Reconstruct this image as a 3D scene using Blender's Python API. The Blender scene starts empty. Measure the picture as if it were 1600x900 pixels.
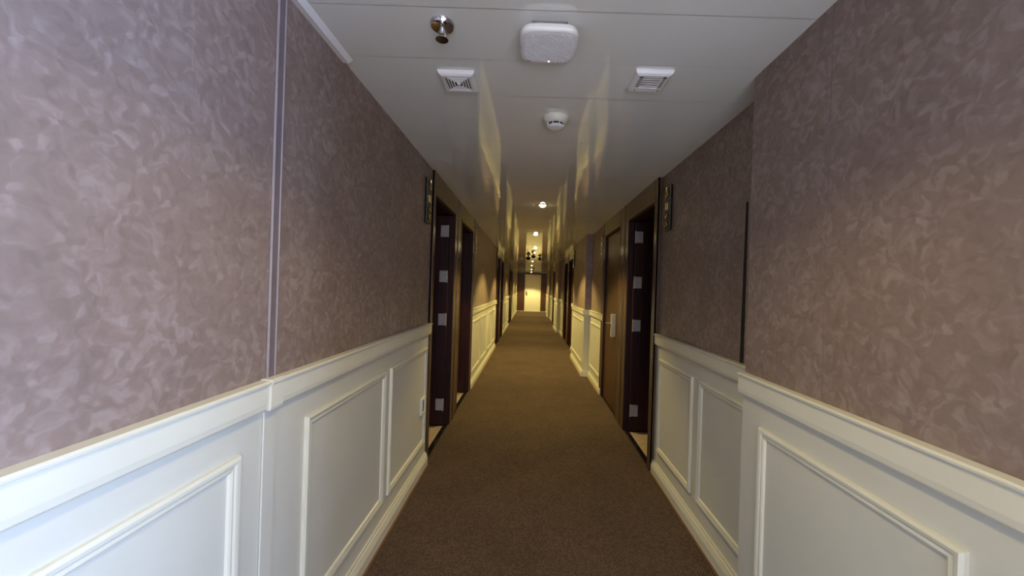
import bpy, bmesh, math, random
from mathutils import Vector, Matrix
random.seed(7)
SC = bpy.context.scene
COL = SC.collection
PI = math.pi

# ------------------------------------------------------------------ camera
H = 2.10                                   # ceiling height
CAM_Z = 1.28
cd = bpy.data.cameras.new('camera')
cam = bpy.data.objects.new('camera', cd); COL.objects.link(cam)
cd.sensor_width = 36.0
cd.lens = 600 / 1600 * 36
cd.shift_x = -28.5 / 1600
cd.clip_start = 0.02
cam.matrix_world = Matrix.Translation((0, 0, CAM_Z)) @ Matrix.Rotation(PI / 2, 4, 'X') @ Matrix.Rotation(0.032, 4, 'Z')
SC.camera = cam

# ------------------------------------------------------------------ view, world, daylight, added fill
SC.view_settings.view_transform = 'Standard'
SC.view_settings.look = 'None'
SC.view_settings.exposure = 0.08
SC.view_settings.gamma = 1.0
SC.view_settings.use_curve_mapping = False
wd = bpy.data.worlds.new('world'); SC.world = wd; wd.use_nodes = True
wd.node_tree.nodes['Background'].inputs[0].default_value = (0.55, 0.6, 0.75, 1)
wd.node_tree.nodes['Background'].inputs[1].default_value = 0.0

def area(name, loc, direction, sx, sy, power, color, spread=180):
    l = bpy.data.lights.new(name, 'AREA'); l.shape = 'RECTANGLE'
    l.size = sx; l.size_y = sy; l.energy = power; l.color = color; l.spread = math.radians(spread)
    o = bpy.data.objects.new(name, l); COL.objects.link(o)
    o.location = loc; o.rotation_euler = Vector(direction).to_track_quat('-Z', 'Y').to_euler()
    return o
WARM = (1.0, 0.79, 0.27)
area('window_daylight', (2.50, -0.75, 1.42), (-1, 0.30, -0.05), 1.3, 1.15, 250, (0.40, 0.59, 1.0))
area('back_fill_light', (0.55, -1.52, 1.20), (-.12, 1, .55), 1.5, 1.7, 30, (1.0, 0.90, 0.84))  # added fill from behind the camera for right wall and ceiling
# (y, x, watts, emission) of the recessed lamps
LAMPS = [(0.80, 0.03, 4.4), (3.77, 0.096, 13), (5.80, 0.058, 19), (7.80, 0.078, 20), (8.85, 0.075, 10), (11.7, 0.045, 22),
         (14.0, 0.03, 22), (17.0, 0.03, 24), (19.9, 0.03, 34)]

# ------------------------------------------------------------------ materials
def new_mat(name):
    m = bpy.data.materials.new(name); m.use_nodes = True
    nt = m.node_tree
    return m, nt, nt.nodes['Principled BSDF']
def simple(name, col, rough=0.5, metal=0.0, spec=0.5, noise=0.0, nscale=20, coat=0.0):
    m, nt, b = new_mat(name)
    b.inputs['Roughness'].default_value = rough; b.inputs['Metallic'].default_value = metal
    b.inputs['Specular IOR Level'].default_value = spec
    b.inputs['Coat Weight'].default_value = coat
    tc = nt.nodes.new('ShaderNodeTexCoord'); n = nt.nodes.new('ShaderNodeTexNoise')
    n.inputs['Scale'].default_value = nscale; n.inputs['Detail'].default_value = 4
    nt.links.new(tc.outputs['Object'], n.inputs['Vector'])
    r = nt.nodes.new('ShaderNodeValToRGB')
    k = noise
    r.color_ramp.elements[0].position = .3; r.color_ramp.elements[1].position = .7
    r.color_ramp.elements[0].color = tuple(c * (1 - k) for c in col) + (1,)
    r.color_ramp.elements[1].color = tuple(min(1, c * (1 + k)) for c in col) + (1,)
    nt.links.new(n.outputs['Fac'], r.inputs['Fac']); nt.links.new(r.outputs['Color'], b.inputs['Base Color'])
    return m

def wallpaper():
    m, nt, b = new_mat('wallpaper'); N = nt.nodes; L = nt.links
    tc = N.new('ShaderNodeTexCoord')
    mp = N.new('ShaderNodeMapping'); mp.inputs['Scale'].default_value = (1, 1, 1)
    L.new(tc.outputs['Object'], mp.inputs['Vector'])
    n0 = N.new('ShaderNodeTexNoise'); n0.inputs['Scale'].default_value = 14; n0.inputs['Detail'].default_value = 2
    L.new(mp.outputs[0], n0.inputs['Vector'])
    sub = N.new('ShaderNodeVectorMath'); sub.operation = 'SUBTRACT'; sub.inputs[1].default_value = (.5, .5, .5)
    L.new(n0.outputs['Color'], sub.inputs[0])
    sc = N.new('ShaderNodeVectorMath'); sc.operation = 'SCALE'; sc.inputs['Scale'].default_value = .10
    L.new(sub.outputs[0], sc.inputs[0])
    ad = N.new('ShaderNodeVectorMath'); ad.operation = 'ADD'
    L.new(mp.outputs[0], ad.inputs[0]); L.new(sc.outputs[0], ad.inputs[1])
    # trowel strokes: distorted cells, each with a tone of its own
    v = N.new('ShaderNodeTexVoronoi'); v.feature = 'SMOOTH_F1'; v.inputs['Scale'].default_value = 50
    v.inputs['Smoothness'].default_value = .55
    L.new(ad.outputs[0], v.inputs['Vector'])
    sep = N.new('ShaderNodeSeparateColor'); L.new(v.outputs['Color'], sep.inputs[0])
    n1 = N.new('ShaderNodeTexNoise'); n1.inputs['Scale'].default_value = 42; n1.inputs['Detail'].default_value = 5
    n1.inputs['Distortion'].default_value = .5
    L.new(ad.outputs[0], n1.inputs['Vector'])
    n2 = N.new('ShaderNodeTexNoise'); n2.inputs['Scale'].default_value = 5; n2.inputs['Detail'].default_value = 3
    L.new(mp.outputs[0], n2.inputs['Vector'])
    a = N.new('ShaderNodeMath'); a.operation = 'MULTIPLY_ADD'; a.inputs[1].default_value = .34
    L.new(sep.outputs[0], a.inputs[0])
    a2 = N.new('ShaderNodeMath'); a2.operation = 'MULTIPLY'; a2.inputs[1].default_value = .62
    L.new(n1.outputs['Fac'], a2.inputs[0]); L.new(a2.outputs[0], a.inputs[2])
    a3 = N.new('ShaderNodeMath'); a3.operation = 'MULTIPLY_ADD'; a3.inputs[1].default_value = .45
    L.new(n2.outputs['Fac'], a3.inputs[0]); L.new(a.outputs[0], a3.inputs[2])
    r = N.new('ShaderNodeValToRGB'); e = r.color_ramp.elements
    e[0].position = .40; e[0].color = (.182, .127, .103, 1)
    e[1].position = 1.05; e[1].color = (.325, .250, .222, 1)
    x = r.color_ramp.elements.new(.72); x.color = (.236, .167, .142, 1)
    L.new(a3.outputs[0], r.inputs['Fac']); L.new(r.outputs['Color'], b.inputs['Base Color'])
    b.inputs['Specular IOR Level'].default_value = .8
    rr = N.new('ShaderNodeMapRange'); rr.inputs[1].default_value = .4; rr.inputs[2].default_value = 1.0
    rr.inputs[3].default_value = .62; rr.inputs[4].default_value = .40
    L.new(a3.outputs[0], rr.inputs[0]); L.new(rr.outputs[0], b.inputs['Roughness'])
    bp = N.new('ShaderNodeBump'); bp.inputs['Strength'].default_value = .2; bp.inputs['Distance'].default_value = .0010
    L.new(a.outputs[0], bp.inputs['Height']); L.new(bp.outputs[0], b.inputs['Normal'])
    return m

def carpet():
    m, nt, b = new_mat('carpet'); N = nt.nodes; L = nt.links
    tc = N.new('ShaderNodeTexCoord'); mp = N.new('ShaderNodeMapping')
    mp.inputs['Rotation'].default_value = (0, 0, math.radians(38)); L.new(tc.outputs['Object'], mp.inputs['Vector'])
    v = N.new('ShaderNodeTexVoronoi'); v.voronoi_dimensions = '2D'; v.inputs['Scale'].default_value = 90; v.inputs['Randomness'].default_value = .22
    L.new(mp.outputs[0], v.inputs['Vector'])
    n = N.new('ShaderNodeTexNoise'); n.inputs['Scale'].default_value = 3.0; n.inputs['Detail'].default_value = 5
    L.new(tc.outputs['Object'], n.inputs['Vector'])
    r = N.new('ShaderNodeValToRGB'); e = r.color_ramp.elements
    e[0].position = .0; e[0].color = (.235, .175, .135, 1); e[1].position = .36; e[1].color = (.092, .058, .043, 1)
    L.new(v.outputs['Distance'], r.inputs['Fac'])
    sp = N.new('ShaderNodeSeparateColor'); L.new(v.outputs['Color'], sp.inputs[0])
    mr = N.new('ShaderNodeMapRange'); mr.inputs[3].default_value = .64; mr.inputs[4].default_value = 1.0
    L.new(sp.outputs[1], mr.inputs[0])
    mr2 = N.new('ShaderNodeMapRange'); mr2.inputs[1].default_value = .3; mr2.inputs[2].default_value = .7; mr2.inputs[3].default_value = .9; mr2.inputs[4].default_value = 1.1
    L.new(n.outputs['Fac'], mr2.inputs[0])
    mu = N.new('ShaderNodeMath'); mu.operation = 'MULTIPLY'; L.new(mr.outputs[0], mu.inputs[0]); L.new(mr2.outputs[0], mu.inputs[1])
    vm = N.new('ShaderNodeVectorMath'); vm.operation = 'SCALE'; L.new(r.outputs['Color'], vm.inputs[0]); L.new(mu.outputs[0], vm.inputs['Scale'])
    L.new(vm.outputs[0], b.inputs['Base Color'])
    b.inputs['Roughness'].default_value = .95; b.inputs['Specular IOR Level'].default_value = .15
    bp = N.new('ShaderNodeBump'); bp.inputs['Strength'].default_value = .5; bp.inputs['Distance'].default_value = .003; bp.invert = True
    L.new(v.outputs['Distance'], bp.inputs['Height']); L.new(bp.outputs[0], b.inputs['Normal'])
    return m

def wood(name, c0, c1, rough=.3, scale=(30, 30, 2.2)):
    m, nt, b = new_mat(name); N = nt.nodes; L = nt.links
    tc = N.new('ShaderNodeTexCoord'); mp = N.new('ShaderNodeMapping'); mp.inputs['Scale'].default_value = scale
    L.new(tc.outputs['Object'], mp.inputs['Vector'])
    n = N.new('ShaderNodeTexNoise'); n.inputs['Scale'].default_value = 1.6; n.inputs['Detail'].default_value = 6; n.inputs['Distortion'].default_value = .8
    L.new(mp.outputs[0], n.inputs['Vector'])
    r = N.new('ShaderNodeValToRGB'); r.color_ramp.elements[0].position = .3; r.color_ramp.elements[1].position = .72
    r.color_ramp.elements[0].color = c0 + (1,); r.color_ramp.elements[1].color = c1 + (1,)
    L.new(n.outputs['Fac'], r.inputs['Fac']); L.new(r.outputs['Color'], b.inputs['Base Color'])
    b.inputs['Roughness'].default_value = rough
    return m

def emit(name, col, s):
    m, nt, b = new_mat(name)
    b.inputs['Base Color'].default_value = col + (1,)
    b.inputs['Emission Color'].default_value = col + (1,); b.inputs['Emission Strength'].default_value = s
    return m

M = {}
M['paper'] = wallpaper()
M['carpet'] = carpet()
M['cream'] = simple('cream_paint', (.64, .62, .54), .38, noise=.02, nscale=6)
M['cream_trim'] = simple('cream_gloss_trim', (.70, .67, .56), .30, noise=.02, nscale=8)
M['ceil'] = simple('glossy_ceiling_panel', (.80, .81, .775), .05, spec=.85, noise=.02, nscale=2)
M['groove'] = simple('ceiling_joint', (.60, .60, .60), .5, noise=.1)
M['mahogany'] = wood('dark_mahogany', (.018, .004, .005), (.044, .010, .009), .5)
M['mahogany'].node_tree.nodes['Principled BSDF'].inputs['Specular IOR Level'].default_value = .25
M['leaf_brown'] = wood('brown_door_veneer', (.050, .020, .010), (.095, .040, .018), .35)
M['casing'] = wood('bronze_brown_casing', (.070, .040, .024), (.118, .072, .040), .2)
M['plastic'] = simple('white_plastic', (.80, .79, .80), .35, noise=.01)
M['slot'] = simple('dark_slot', (.03, .03, .035), .7, noise=.2)
M['hinge'] = simple('cream_hinge_enamel', (.40, .36, .33), .4, noise=.12, nscale=60)
M['chrome'] = simple('chrome', (.62, .60, .60), .12, metal=1, noise=.03)
M['steel'] = simple('brushed_steel', (.62, .60, .56), .30, metal=.9, noise=.05)
M['black'] = simple('black_lacquer', (.012, .010, .012), .18, noise=.1)
M['gold'] = simple('gold_relief', (.90, .66, .22), .22, metal=1, noise=.08)
M['tile'] = simple('pale_tile', (.48, .36, .27), .35, noise=.12, nscale=12)
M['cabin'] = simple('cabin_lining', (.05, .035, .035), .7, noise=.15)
M['lens'] = emit('lamp_lens', (1.0, .80, .42), 34)
M['edge'] = wood('carpet_edge_strip', (.11, .045, .025), (.19, .085, .045), .5, (30, 2, 30))
M['endwhite'] = simple('white_door_paint', (.80, .78, .70), .35, noise=.02)
M['daypane'] = emit('daylight_pane', (.80, .88, 1.0), 1.5)
M['bead'] = simple('pale_joint_bead', (.33, .27, .26), .4, noise=.06)
M['mauve'] = simple('mauve_joint_cover', (.17, .13, .135), .4, noise=.08)
M['joint_shade'] = simple('joint_shade_dark', (.012, .010, .010), .9, noise=.3)  # near-black colour for the shade inside the wall joint
M['rib'] = simple('pale_grey_rib', (.60, .59, .63), .4, noise=.01)
M['led'] = emit('led_white', (1, 1, 1), 2.0)

# ------------------------------------------------------------------ mesh helpers
class MB:
    def __init__(s): s.bm = bmesh.new()
    def box(s, x0, x1, y0, y1, z0, z1, bevel=0.0, seg=2):
        x0, x1 = sorted((x0, x1)); y0, y1 = sorted((y0, y1)); z0, z1 = sorted((z0, z1))
        t = bmesh.new(); bmesh.ops.create_cube(t, size=1)
        for v in t.verts:
            v.co = Vector(((x0 + x1) / 2 + v.co.x * (x1 - x0), (y0 + y1) / 2 + v.co.y * (y1 - y0), (z0 + z1) / 2 + v.co.z * (z1 - z0)))
        if bevel: bmesh.ops.bevel(t, geom=t.edges[:], offset=bevel, segments=seg, affect='EDGES', profile=.5)
        s.add(t); return s
    def add(s, t):
        me = bpy.data.meshes.new('tmp'); t.to_mesh(me); t.free(); s.bm.from_mesh(me); bpy.data.meshes.remove(me)
    def prism(s, prof, y0, y1):                      # closed (x, z) profile run along y
        a = [s.bm.verts.new((x, y0, z)) for x, z in prof]; b = [s.bm.verts.new((x, y1, z)) for x, z in prof]
        n = len(prof)
        for i in range(n):
            s.bm.faces.new((a[i], a[(i + 1) % n], b[(i + 1) % n], b[i]))
        s.bm.faces.new(a[::-1]); s.bm.faces.new(b); return s
    def lathe(s, prof, n=36, cx=0, cy=0, cz=0, axis='Z'):   # (r, z) profile
        rings = []
        for r, z in prof:
            ring = []
            for i in range(n):
                t = 2 * PI * i / n
                p = (r * math.cos(t), r * math.sin(t), z)
                if axis == 'X': p = (z, r * math.cos(t), r * math.sin(t))
                if axis == 'Y': p = (r * math.cos(t), z, r * math.sin(t))
                ring.append(s.bm.verts.new((cx + p[0], cy + p[1], cz + p[2])))
            rings.append(ring)
        for a, b in zip(rings, rings[1:]):
            for i in range(n): s.bm.faces.new((a[i], a[(i + 1) % n], b[(i + 1) % n], b[i]))
        if prof[0][0] > 1e-6: s.bm.faces.new(rings[0])
        if prof[-1][0] > 1e-6: s.bm.faces.new(rings[-1][::-1])
        return s
    def rings(s, loops, cap=True):                   # list of equal-length point loops
        R = [[s.bm.verts.new(p) for p in lp] for lp in loops]; n = len(R[0])
        for a, b in zip(R, R[1:]):
            for i in range(n): s.bm.faces.new((a[i], a[(i + 1) % n], b[(i + 1) % n], b[i]))
        if cap: s.bm.faces.new(R[0][::-1]); s.bm.faces.new(R[-1])
        return s
    def tube(s, pts, r, n=10):
        pts = [Vector(p) for p in pts]; loops = []
        for i, p in enumerate(pts):
            d = (pts[min(i + 1, len(pts) - 1)] - pts[max(i - 1, 0)]).normalized()
            u = d.orthogonal().normalized() if i == 0 else (u - d * u.dot(d)).normalized()
            w = d.cross(u)
            rr = r[i] if isinstance(r, (list, tuple)) else r
            loops.append([p + (u * math.cos(2 * PI * k / n) + w * math.sin(2 * PI * k / n)) * rr for k in range(n)])
        return s.rings(loops)
    def build(s, name, mat, parent=None, smooth=False, loc=None):
        bmesh.ops.remove_doubles(s.bm, verts=s.bm.verts[:], dist=1e-6)
        bmesh.ops.recalc_face_normals(s.bm, faces=s.bm.faces[:])
        me = bpy.data.meshes.new(name); s.bm.to_mesh(me); s.bm.free()
        me.materials.append(mat)
        if smooth:
            for p in me.polygons: p.use_smooth = True
            me.set_sharp_from_angle(angle=math.radians(35))
        o = bpy.data.objects.new(name, me); COL.objects.link(o)
        if parent: o.parent = parent
        if loc: o.location = loc
        return o
def structure(o): o['kind'] = 'structure'; return o
def empty(name, loc=(0, 0, 0)):
    o = bpy.data.objects.new(name, None); o.empty_display_size = .05; COL.objects.link(o); o.location = loc; return o
def thing(name, label, cat, loc, group=None):
    o = empty(name, loc); o['label'] = label; o['category'] = cat
    if group: o['group'] = group
    return o

# ------------------------------------------------------------------ floor and ceiling
structure(MB().box(-1.0, 1.02, 0.0, 21.2, -.10, 0).box(-1.0, 2.62, -1.62, 0.0, -.10, 0).build('floor', M['carpet']))

def make_ceiling():
    bm = bmesh.new(); W = .257; xs = [-1.0 + 2.02 * i / 12 for i in range(13)]
    y = 1.134 - W * 11; g = .0013
    while y < 21.1:
        tx = random.uniform(-.0012, .0012); ty = random.uniform(-.0010, .0010); amp = random.uniform(.00010, .00050)
        xr = 2.62 if y + W < .02 else 1.02
        xx = xs if xr < 2 else [-1.0 + 3.62 * i / 18 for i in range(19)]
        prev = None
        steps = [0, .15, .3, .5, .7, .85, 1.0]
        ph = random.uniform(0, 6)
        for t in steps:
            row = []
            for x in xx:
                edge = 0
                z = H + edge + tx * x * .5 + ty * (t - .5) + amp * ((2 * t - 1) ** 2) + .0003 * math.sin(x * 5 + ph)
                row.append(bm.verts.new((x, y + g + t * (W - 2 * g), z)))
            if prev:
                for i in range(len(row) - 1):
                    bm.faces.new((prev[i], row[i], row[i + 1], prev[i + 1]))
            prev = row
        y += W
    me = bpy.data.meshes.new('ceiling'); bm.to_mesh(me); bm.free(); me.materials.append(M['ceil'])
    for p in me.polygons: p.use_smooth = True
    o = bpy.data.objects.new('ceiling', me); COL.objects.link(o); structure(o)
    MB().box(-1.0, 1.02, .0, 21.2, H + .002, H + .08).box(-1.0, 2.62, -1.62, 0, H + .002, H + .08).build('ceiling_backing', M['groove'], o)
make_ceiling()

# ------------------------------------------------------------------ walls with wainscot
def moulding(mb, fx, s, y0, y1, z0, z1):            # picture-frame moulding on the plane x = fx, towards the corridor
    prof = [(0, 0), (.001, .008), (.007, .013), (.014, .012), (.020, .007), (.027, .0085), (.032, .006), (.035, 0)]
    loops = []
    for t, h in prof:
        x = fx - s * h
        loops.append([(x, y0 + t, z0 + t), (x, y1 - t, z0 + t), (x, y1 - t, z1 - t), (x, y0 + t, z1 - t)])
    mb.rings(loops, cap=False)

def rail_profile(fx, s, top):
    p = [(0.012, -.080), (-.012, -.080), (-.018, -.074), (-.020, -.060), (-.020, -.012), (-.026, -.009), (-.027, -.004), (-.022, 0), (.012, 0)]
    return [(fx + s * a, top + b) for a, b in p]
def base_profile(fx, s):
    p = [(.012, .001), (-.020, .001), (-.020, .050), (-.017, .055), (-.0175, .062), (-.014, .066), (-.014, .074), (-.008, .080), (-.007, .090), (.012, .090)]
    return [(fx + s * a, b) for a, b in p]

walls = {}
def wall_segment(side, y0, y1, X, panels, top, basey=None, thick=.22):
    s = -1 if side == 'left' else 1
    w = structure(MB().box(X, X + s * thick, y0, y1, top - .02, H + .004).box(X + s * .012, X + s * thick, y0, y1, 0, top - .02).build('wall_' + side, M['paper']))
    fx = X - s * .006
    MB().box(fx, X + s * .012, y0, y1, 0, top - .03).build('wainscot_board', M['cream'], w)
    MB().prism(rail_profile(fx, s, top), y0, y1).build('chair_rail', M['cream_trim'], w)
    for a, b in panels:
        mb = MB(); moulding(mb, fx, s, a, b, .18, top - .165); mb.build('panel_moulding', M['cream_trim'], w, smooth=True)
    b0, b1 = basey or (y0, y1)
    structure(MB().prism(base_profile(fx, s), b0, b1).build('baseboard_' + side, M['cream_trim']))
    structure(MB().box(fx - s * .019, fx - s * .031, b0, b1, 0, .004).build('trim_carpet_edge', M['edge']))
    return w

LX = -.718
wl = wall_segment('left', -1.62, 2.735, LX, [(-1.45, -.50), (-.42, .18), (.25, .955), (1.235, 1.925), (1.99, 2.685)], 1.008)
wall_segment('left', 4.765, 8.10, -.722, [(4.84, 5.60), (5.68, 6.42), (6.60, 7.26), (7.34, 8.03)], 1.0)
wall_segment('left', 10.12, 13.0, -.722, [(10.2, 11.1), (11.2, 12.05), (12.15, 12.93)], 1.0)
wall_segment('left', 15.02, 21.0, -.722, [(15.1, 16.4), (16.5, 17.9), (18.0, 19.4), (19.5, 20.9)], 1.0)
# cover strip over the joint of the two wainscot runs, near left
MB().box(LX + .001, LX + .0045, 1.055, 1.081, 1.008, H - .002).build('joint_cover', M['mauve'], wl)
for yy in (1.052, 1.0815):
    MB().box(LX + .001, LX + .0075, yy, yy + .0035, 1.008, H - .002, .0008, 1).build('joint_bead', M['bead'], wl)
MB().box(LX + .007, LX + .012, 1.035, 1.085, .0, .925, .0015, 1).build('joint_stile', M['cream'], wl)
MB().prism([(LX + .006, .927), (LX + .0285, .927), (LX + .0305, .935), (LX + .0305, .995), (LX + .034, 1.0), (LX + .034, 1.007), (LX + .028, 1.0105), (LX + .0, 1.0105)], 1.035, 1.085).build('rail_joint_block', M['cream_trim'], wl)

MB().box(LX - .001, LX + .0006, .800, .8010, 1.008, H - .002).build('paper_seam', M['paper'], wl)
RT = .985
wall_segment('right', .02, 1.45, .822, [(.10, .62), (.70, 1.335)], RT + .004, thick=.20)
wf = bpy.data.objects['wall_right']
MB().box(.8213, .823, 1.070, 1.0714, RT, H - .002).build('paper_seam', M['mauve'], wf)
wr = wall_segment('right', 1.452, 2.735, .922, [(1.50, 2.035), (2.115, 2.665)], RT, thick=.10)
wall_segment('right', 4.705, 5.66, .905, [(4.78, 5.60)], RT, thick=.115)
wall_segment('right', 5.66, 7.20, .812, [(5.76, 7.10)], RT, thick=.21)
wall_segment('right', 7.202, 8.10, .905, [(7.26, 8.0)], RT, thick=.115)
wall_segment('right', 10.12, 11.20, .905, [(10.2, 11.1)], RT, thick=.115)
wall_segment('right', 11.202, 12.70, .812, [(11.3, 12.6)], RT, thick=.21)
wall_segment('right', 12.702, 13.0, .905, [(12.74, 12.96)], RT, thick=.115)
wall_segment('right', 15.02, 16.6, .890, [(15.1, 16.5)], RT, thick=.13)
wall_segment('right', 16.602, 18.2, .812, [(16.7, 18.1)], RT, thick=.21)
wall_segment('right', 18.202, 21.0, .890, [(18.3, 19.6), (19.7, 20.9)], RT, thick=.13)
# returns of the projecting wall runs (wood-free, cream below, paper above) are the box ends; dress them with rail and base
for yy in (5.66, 11.202, 16.602):
    t = structure(MB().box(.790, .90, yy - .020, yy, RT - .075, RT, .003).build('trim_rail_return', M['cream_trim']))
    structure(MB().box(.786, .885, yy - .020, yy, .001, .088, .003).build('baseboard_return', M['cream_trim']))
    structure(MB().box(.808, .90, yy - .004, yy, .088, RT - .07).build('trim_wainscot_return', M['cream']))
# tapering black strip painting the shade of the joint beside the projecting near right wall
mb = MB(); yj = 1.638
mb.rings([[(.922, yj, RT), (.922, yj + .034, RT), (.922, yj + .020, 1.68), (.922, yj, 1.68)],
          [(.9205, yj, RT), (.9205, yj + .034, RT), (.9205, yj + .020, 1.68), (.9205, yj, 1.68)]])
mb.build('joint_shade_strip', M['joint_shade'], wr)
MB().box(.9195, .922, yj + .0, yj - .02, RT, H - .002).build('joint_bead', M['paper'], wr)
# cornice strip, near left
structure(MB().prism([(LX, H + .001), (LX, H - .010), (LX + .020, H - .012), (LX + .036, H - .001), (LX + .036, H + .001)], -1.6, 1.42).build('trim_cornice', M['plastic']))

# ------------------------------------------------------------------ unseen vestibule behind the camera: side window, added back fill window
w = structure(MB().box(2.60, 2.72, -1.62, .12, 0, .80).box(2.60, 2.72, -1.62, .12, 2.0, H).box(2.60, 2.72, -1.62, -1.42, .80, 2.0)
              .box(2.60, 2.72, -.08, .12, .80, 2.0).build('wall_vestibule', M['paper']))
structure(MB().box(1.02, 2.60, .0, .12, 0, H).build('wall_vestibule_front', M['paper']))
structure(MB().box(-.94, -.25, -1.72, -1.62, 0, H).box(1.35, 2.72, -1.72, -1.62, 0, H).box(-.25, 1.35, -1.72, -1.62, 2.0, H).box(-.25, 1.35, -1.72, -1.62, 0, .08).build('wall_back', M['paper']))
def window(name, boxes, pane):
    f = MB()
    for b in boxes: f.box(*b, .004)
    o = structure(f.build(name, M['cream_trim'])); MB().box(*pane).build('pane', M['daypane'], o); return o
window('window_1', [(2.57, 2.66, -1.42, -1.37, .80, 2.0), (2.57, 2.66, -.13, -.08, .80, 2.0), (2.57, 2.66, -1.37, -.13, .80, .85), (2.57, 2.66, -1.37, -.13, 1.95, 2.0)], (2.62, 2.63, -1.37, -.13, .85, 1.95))
window('back_fill_window', [(-.25, -.19, -1.68, -1.60, .08, 2.0), (1.29, 1.35, -1.68, -1.60, .08, 2.0), (-.19, 1.29, -1.68, -1.60, .08, .16), (-.19, 1.29, -1.68, -1.60, 1.93, 2.0), (.52, .58, -1.68, -1.60, .16, 1.93)], (-.19, 1.29, -1.655, -1.645, .16, 1.93))  # added glazed opening, unseen, built around the fill light from behind

# ------------------------------------------------------------------ cabin doors
ND = [0]
DH = 1.93
def cabin_door(side, y0, y1, o0, o1, state, X, handle_at='near', hinges=True):
    """casing from y0 to y1, opening from o0 to o1, state open / closed"""
    ND[0] += 1
    s = -1 if side == 'left' else 1
    f = X - s * .020                                  # face of the casing
    root = structure(empty('door_%d' % ND[0], (0, 0, 0)))
    fr = MB()
    B = X + s * .135
    # posts: a flat with a raised outer band and an inner stop
    for a, b, inner in ((y0, o0, 1), (o1, y1, -1)):
        fr.box(f + s * .006, B, a, b, 0, H - .001)
        ow = min(.030, (b - a) * .5)
        if inner == 1:
            fr.box(f, f + s * .02, a, a + ow, 0, H - .001, .003); fr.box(f + s * .002, f + s * .02, b - .022, b, 0, DH + .02, .004)
        else:
            fr.box(f, f + s * .02, b - ow, b, 0, H - .001, .003); fr.box(f + s * .002, f + s * .02, a, a + .022, 0, DH + .02, .004)
    fr.build('door_frame', M['casing'], root)
    MB().box(f + s * .004, B, o0, o1, DH, H - .001).box(f, f + s * .02, o0 - .001, o1 + .001, DH, DH + .024, .004).build('lintel', M['casing'], root)
    MB().box(f + s * .008, B + s * .05, o1 - .012, o1, 0, DH).box(f + s * .008, B, o0, o0 + .012, 0, DH).box(f + s * .008, B, o0, o1, DH - .012, DH).build('jamb_lining', M['mahogany'], root)
    MB().box(f + s * .012, f + s * .050, o0 + .012, o1 - .012, 0, .012, .003).build('threshold', M['black'], root)
    if state == 'open':
        lf = MB()
        # leaf swung fully into the cabin against the far jamb
        lf.box(f + s * .050, B + s * .62, o1 - .058, o1 - .012, .015, DH - .02, .003)
        lf.box(f + s * .118, B + s * .58, o1 - .062, o1 - .056, .15, DH - .2, .003)
        lo = lf.build('door_leaf', M['mahogany'], root)
        for hz in (1.77, 1.36, .97, .20) if hinges else ():
            hm = MB().box(f + s * .058, f + s * .122, o1 - .066, o1 - .058, hz - .052, hz + .052, .002)
            hm.lathe([(0, -.054), (.007, -.054), (.007, .054), (0, .054)], 12, f + s * .054, o1 - .068, hz)
            hg = hm.build('hinge', M['hinge'], lo)
        MB().box(f + s * .055, B + s * .9, o0, o1 - .06, 0, .006).build('cabin_floor', M['tile'], root)
    else:
        d = f + s * (.028 if handle_at == 'near' else .085)
        lo = MB().box(d, d + s * .045, o0 + .013, o1 - .013, .014, DH - .013, .003).build('door_leaf', M['leaf_brown'] if handle_at == 'near' else M['mahogany'], root)
        hy = o0 + .20 if handle_at == 'near' else o0 + .09
        lockbox = handle_at == 'near'
        pwid = .030 if lockbox else .022
        hn = MB().box(d - s * (.046 if lockbox else .007), d, hy - pwid, hy + pwid, .79, 1.03, .003).build('handle_plate', M['hinge'], lo)
        lv = MB().tube([(d - s * .005, hy, .93), (d - s * .065, hy, .93), (d - s * .072, hy + .01, .93), (d - s * .073, hy + .12, .928)], [.009, .009, .009, .007], 12)
        lv.build('lever', M['steel'], hn, smooth=True)
    # cabin shell behind the doorway
    x2 = B + s * .95
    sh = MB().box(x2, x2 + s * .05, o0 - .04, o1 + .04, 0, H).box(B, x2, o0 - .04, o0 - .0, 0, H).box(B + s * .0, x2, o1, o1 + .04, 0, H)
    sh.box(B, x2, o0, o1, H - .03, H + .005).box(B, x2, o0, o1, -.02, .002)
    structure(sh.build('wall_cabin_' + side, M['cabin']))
    return root
def pair(side, y0, X, first, second, h1='far', h2='far'):
    cabin_door(side, y0, y0 + .96, y0 + .062, y0 + .80, first, X, h1)
    cabin_door(side, y0 + .961, y0 + 2.02, y0 + 1.135, y0 + 1.895, second, X, h2, hinges=False)
pair('left', 2.737, -.722, 'open', 'open')
pair('right', 2.737, .905, 'open', 'closed', h2='near')
pair('left', 8.10, -.722, 'closed', 'closed')
pair('right', 8.10, .905, 'closed', 'closed')
pair('left', 13.0, -.722, 'closed', 'closed')
pair('right', 13.0, .905, 'closed', 'closed')

# ------------------------------------------------------------------ end wall
Y = 21.0
structure(MB().box(-1.0, 1.02, Y + .06, Y + .14, 0, H + .005).build('wall_end', M['cabin']))
d = structure(empty('door_%d' % (ND[0] + 1), (0, 0, 0)))
DX0, DX1 = -.27, .55
MB().box(-.74, DX0 - .03, Y + .0, Y + .05, .02, 2.02).box(DX1 + .03, .82, Y, Y + .05, .02, 2.02).build('side_panel', M['leaf_brown'], d)
MB().box(-.74, .905, Y - .03, Y + .05, 2.02, 2.099, .004).box(-.74, -.70, Y - .03, Y + .05, 0, 2.02, .004).box(.82, .905, Y - .03, Y + .05, 0, 2.02, .004).build('door_frame', M['leaf_brown'], d)
MB().box(DX0 - .03, DX0, Y - .02, Y + .05, 0, 2.02, .004).box(DX1, DX1 + .03, Y - .02, Y + .05, 0, 2.02, .004).build('door_stop', M['cream_trim'], d)
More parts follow.
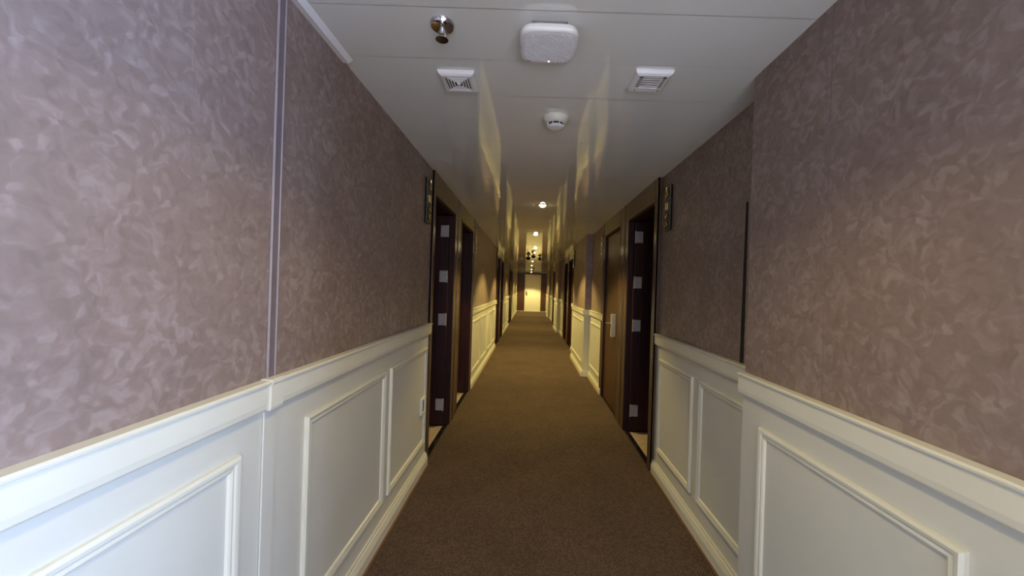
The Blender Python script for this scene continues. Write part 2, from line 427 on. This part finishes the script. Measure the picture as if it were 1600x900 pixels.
lf = MB().box(DX0, DX1, Y, Y + .045, .01, 2.015, .003).build('door_leaf', M['endwhite'], d)
MB().box(DX0 + .03, DX0 + .085, Y - .012, Y, .88, 1.10, .004).build('handle_plate', M['black'], lf)
MB().tube([(DX0 + .06, Y - .01, 1.05), (DX0 + .06, Y - .06, 1.05), (DX0 + .12, Y - .065, 1.05), (DX0 + .13, Y - .06, .95), (DX0 + .06, Y - .05, .93)], .010, 10).build('lever', M['steel'], lf, smooth=True)
MB().box(-.70, .86, Y - .06, Y - .0, 0, .022, .004).build('threshold', M['cream_trim'], d)

# ------------------------------------------------------------------ recessed downlights
desc = {0.80: 'round recessed ceiling lamp above the viewpoint, before the white access point',
        3.77: 'nearest and brightest recessed ceiling lamp, glowing yellow past the smoke detector',
        5.80: 'second small round lamp in the row down the corridor ceiling',
        7.80: 'third small round lamp down the ceiling, upper of two close together',
        8.85: 'fourth round ceiling lamp, just before the black hanging domes',
        11.7: 'faint round ceiling lamp right behind the black hanging domes',
        14.0: 'faint round ceiling lamp halfway between the black domes and the end door',
        17.0: 'tiny round ceiling lamp beside the chrome dome before the end door',
        19.9: 'last round ceiling lamp, lighting the white end door from above'}
ring = lens = None
for y, x, pw in LAMPS:
    t = thing('downlight', desc[y], 'ceiling light', (x, y, H), 'recessed lamps along the ceiling')
    if ring is None:
        ring = MB().lathe([(.036, .001), (.036, -.004), (.040, -.007), (.050, -.005), (.053, .001)], 32).build('trim_ring', M['steel'], t, smooth=True)
        lens = MB().lathe([(0, -.026), (.012, -.024), (.024, -.017), (.033, -.006), (.036, .001)], 32).build('lens', M['lens'], t, smooth=True)
    else:
        for c in (ring, lens):
            k = c.copy(); COL.objects.link(k); k.parent = t
    if y > 8.5: t.scale = (.65, .65, .65)
    l = bpy.data.lights.new('lamp', 'SPOT'); l.energy = pw * 6; l.color = WARM; l.spot_size = math.radians(130 if y < 1 else 112); l.spot_blend = .75 if y < 1 else .35; l.shadow_soft_size = .03
    o = bpy.data.objects.new('lamp', l); COL.objects.link(o); o.parent = t; o.location = (0, 0, -.062)

# ------------------------------------------------------------------ ceiling fittings
# sprinkler
t = thing('fire_sprinkler', 'chrome fire sprinkler with round cup rosette on the ceiling, upper left', 'sprinkler', (-.302, 1.205, H))
MB().lathe([(.0, -.004), (.012, -.004), (.022, -.010), (.034, -.012), (.038, -.006), (.038, .001)], 40).build('rosette', M['chrome'], t, smooth=True)
MB().lathe([(.0, -.002), (.009, -.002), (.009, -.020), (.007, -.024), (.007, -.034), (.004, -.036), (0, -.036)], 20).build('body', M['chrome'], t, smooth=True)
fr = MB()
for sx in (-1, 1): fr.tube([(sx * .006, 0, -.018), (sx * .010, 0, -.028), (sx * .009, 0, -.040), (sx * .002, 0, -.047)], .0018, 8)
fr.build('yoke', M['chrome'], t, smooth=True)
fl = MB().lathe([(0, -.046), (.006, -.046), (.020, -.049), (.020, -.0505), (0, -.0505)], 28)
fl.build('deflector', M['chrome'], t, smooth=True)

# wireless access point
def superloop(cx, cy, rx, ry, z, p=4.5, n=64):
    out = []
    for i in range(n):
        a = 2 * PI * i / n; c, s_ = math.cos(a), math.sin(a)
        out.append((cx + rx * math.copysign(abs(c) ** (2 / p), c), cy + ry * math.copysign(abs(s_) ** (2 / p), s_), z))
    return out
t = thing('access_point', 'white rounded square wireless access point with fine diagonal ribs on the ceiling', 'access point', (.034, 1.245, H))
prof = [(.074, -.012), (.088, -.018), (.0915, -.024), (.0925, -.032), (.0915, -.037), (.088, -.0405), (.084, -.042)]
b = MB().rings([superloop(0, 0, r, r * .96, z) for r, z in prof])
b.build('housing', M['plastic'], t, smooth=True)
MB().rings([superloop(0, 0, .060, .060, .001, 7), superloop(0, 0, .060, .060, -.015, 7)]).build('mounting_base', M['plastic'], t, smooth=True)
g = MB()
for i in range(-15, 16):
    g.box(.0035 * i - .0009, .0035 * i + .0009, -.0860, -.0760, -.0185, -.0125)
g.build('vent_slots', M['slot'], t)
# diagonal ribs on the face, clipped to the outline
g = MB()
for k in range(-30, 31):
    c = k * .0100
    pts = []
    for i in range(-60, 61):
        u = i * .0016
        x, y = u, u * .75 + c
        if (abs(x) / .078) ** 4.5 + (abs(y) / .075) ** 4.5 < 1: pts.append((x, y))
    if len(pts) > 3:
        (xa, ya), (xb, yb) = pts[0], pts[-1]
        nx, ny = .0010 * .6, -.0010 * .8
        g.rings([[(xa + nx, ya + ny, -.0415), (xa - nx, ya - ny, -.0415), (xb - nx, yb - ny, -.0415), (xb + nx, yb + ny, -.0415)],
                 [(xa, ya, -.0440), (xa, ya, -.0440001), (xb, yb, -.0440001), (xb, yb, -.0440)]])
g.build('face_ribs', M['rib'], t)
MB().lathe([(0, -.0450), (.0022, -.0446), (.002, -.042)], 12, .005, .070).build('status_light', M['led'], t)
MB().box(-.089, -.0865, -.005, .006, -.0405, -.036).build('marking', M['slot'], t)
MB().box(-.070, -.052, .070, .0715, -.0425, -.0415).build('marking', M['slot'], t)

# square vents
def vent(loc, label, kind, rot=0):
    t = thing('ceiling_vent', label, 'vent', loc)
    R = .070
    loops = []
    for r, z in ((R, .001), (R, -.006), (R - .004, -.013), (R - .012, -.018), (R - .019, -.018), (R - .019, -.008)):
        loops.append([(-r, -r, z), (r, -r, z), (r, r, z), (-r, r, z)])
    MB().rings(loops, cap=False).build('vent_frame', M['plastic'], t)
    MB().box(-.052, .052, -.052, .052, -.006, -.002).build('backing', M['slot'], t)
    lv = MB()
    if kind == 'rings':
        for r in (.050, .040, .030, .020):
            loops = []
            for a, z in ((0, -.0150), (.0005, -.0175), (.0030, -.0185), (.0052, -.0175), (.0052, -.0160), (.0025, -.0150)):
                q = r - a; loops.append([(-q, -q, z), (q, -q, z), (q, q, z), (-q, q, z)])
            lv.rings(loops, cap=False)
        lv.rings([[(-.010, -.010, -.008), (.010, -.010, -.008), (.010, .010, -.008), (-.010, .010, -.008)],
                  [(-.009, -.009, -.015), (.009, -.009, -.015), (.009, .009, -.015), (-.009, .009, -.015)],
                  [(-.001, -.001, -.022), (.001, -.001, -.022), (.001, .001, -.022), (-.001, .001, -.022)]])
        lv.build('louvre', M['plastic'], t)
    else:
        y = -.051
        lv.box(-.051, .051, -.0515, -.040, -.018, -.006, .001, 1)
        for i in range(4):
            lv.box(-.051, .051, -.034 + i * .0155, -.0262 + i * .0155, -.018, -.0155, .0008, 1)
        lv.box(-.051, -.036, -.0515, .0515, -.018, -.006, .001, 1).box(.036, .051, -.0515, .0515, -.018, -.006, .001, 1).box(-.051, .051, .030, .0515, -.0182, -.006, .001, 1)
        lv.build('louvre', M['plastic'], t)
        for sx in (-1, 1):
            MB().lathe([(0, -.0195), (.0028, -.0195), (.0030, -.017), (0, -.017)], 12, sx * .046, .046).build('screw', M['slot'], t)
    return t
vent((-.310, 1.530, H), 'square white ceiling vent with concentric rings, left of the access point', 'rings')
vent((.436, 1.485, H), 'square white ceiling vent with parallel slots, on the right near the wall', 'slots')

# smoke detector
t = thing('smoke_detector', 'round off-white smoke detector on the glossy ceiling before the lamps', 'smoke detector', (.097, 1.845, H))
MB().lathe([(.062, .001), (.063, -.008), (.060, -.018), (.052, -.027), (.047, -.030), (0, -.030)], 48).build('base', M['cream_trim'], t, smooth=True)
MB().lathe([(.0, -.029), (.038, -.029), (.038, -.043), (0, -.043)], 40).build('sensing_chamber', M['slot'], t, smooth=True)
for i in range(8):
    a = 2 * PI * (i + .5) / 8
    MB().tube([(.041 * math.cos(a), .041 * math.sin(a), -.028), (.041 * math.cos(a), .041 * math.sin(a), -.044)], .0022, 8).build('guard_rib', M['plastic'], t)
MB().lathe([(0, -.052), (.025, -.051), (.038, -.047), (.043, -.042), (.041, -.040), (0, -.040)], 40).build('cap', M['plastic'], t, smooth=True)

# far black domes and the chrome one
def dome(x, y, r, label, drop=.05, mat='black'):
    t = thing('hanging_dome', label, 'ceiling fixture', (x, y, H), 'dark domes under the far ceiling')
    MB().lathe([(r * .55, .001), (r * .55, -.006), (r * .28, -.012), (r * .28, -drop), (0, -drop)], 24).build('mount', M[mat], t, smooth=True)
    pr = [(r * .9, -drop + .004), (r, -drop - .002), (r, -drop - r * .35)]
    for k in range(1, 7):
        a = k * PI / 12
        pr.append((r * math.cos(a), -drop - r * .35 - r * math.sin(a)))
    MB().lathe([(0, -drop + .004)] + pr, 28).build('shade', M[mat], t, smooth=True)
dome(.052, 9.3, .052, 'black hanging ceiling dome, middle and largest of three', .03)
dome(-.075, 9.9, .056, 'black hanging ceiling dome, leftmost of three close together', .03)
dome(.225, 10.1, .045, 'black hanging ceiling dome, rightmost of three close together', .03)
dome(.11, 16.6, .06, 'chrome ceiling dome close to the white end door', .03, 'chrome')
# small white sprinklers in the far ceiling
def small_sprinkler(x, y, label):
    t = thing('fire_sprinkler', label, 'sprinkler', (x, y, H), 'small far sprinklers')
    MB().lathe([(.036, .001), (.034, -.008), (.012, -.012), (.008, -.03), (0, -.03)], 24).build('rosette', M['plastic'], t, smooth=True)
    MB().lathe([(0, -.040), (.016, -.040), (.016, -.043), (0, -.043)], 20).build('deflector', M['steel'], t, smooth=True)
    MB().tube([(0, 0, -.028), (0, 0, -.041)], .003, 8).build('yoke', M['steel'], t)
small_sprinkler(-.26, 10.6, 'tiny pale sprinkler in the far ceiling, left of the black domes')
small_sprinkler(.39, 10.6, 'tiny pale sprinkler in the far ceiling, right of the black domes')

# ------------------------------------------------------------------ cabin number plaques
def plaque(side, y, X, label, digits=True):
    s = -1 if side == 'left' else 1
    t = thing('cabin_plaque', label, 'sign', (X, y, 1.845), 'gold figured black cabin plaques')
    n = -s
    bm = MB().box(0, n * .020, -.045, .045, -.152, .152, .006, 3)
    bm.build('plate', M['black'], t)
    x = n * .020; x2 = n * .027
    # two narrow vertical strokes, a flourish above and scrolls below
    for a in (-.022, .008): MB().box(x, x2, a, a + .014, -.012, .036, .002).build('gold_stroke', M['gold'], t)
    def curl(cz, r, flip):
        pts = []
        for k in range(15):
            a = k * .42; rr = r * (1 - k / 20)
            pts.append((x2 - n * .002, flip * rr * math.cos(a), cz + rr * math.sin(a)))
        MB().tube(pts, .0038, 8).build('gold_scroll', M['gold'], t, smooth=True)
    curl(.085, .022, 1); curl(-.060, .020, -1); curl(-.112, .021, 1)
    MB().tube([(x2, 0, .140), (x2, .004, .122), (x2, -.003, .108)], .0042, 8).build('gold_flourish', M['gold'], t, smooth=True)
plaque('left', 2.59, LX, 'black plaque with gold figures on the left wall, before the first doorway')
plaque('right', 2.58, .922, 'black plaque with gold figures on the right wall, before the first doorway')
plaque('left', 4.86, -.722, 'narrow dark plaque with gold figures on the left wall just past the second doorway')
plaque('right', 4.83, .905, 'narrow dark plaque with gold figures on the right wall just past the second doorway')
plaque('left', 8.00, -.722, 'distant gold plaque on the left wall, before the second pair of doors')
plaque('right', 7.12, .812, 'distant gold plaque on the right projecting wall, before the far doors')

# ------------------------------------------------------------------ wall socket
t = thing('wall_socket', 'small cream socket plate low on the left wainscot beside the first doorway', 'socket', (LX + .006, 2.615, .455))
loops = []
for r, h in ((0, 0), (0, .012), (.003, .015), (.012, .015), (.014, .006)):
    loops.append([(h, -.045 + r, -.055 + r), (h, .045 - r, -.055 + r), (h, .045 - r, .055 - r), (h, -.045 + r, .055 - r)])
MB().rings(loops, cap=False).build('plate', M['cream_trim'], t)
MB().box(.001, .007, -.034, .034, -.044, .044).build('insert', M['casing'], t)
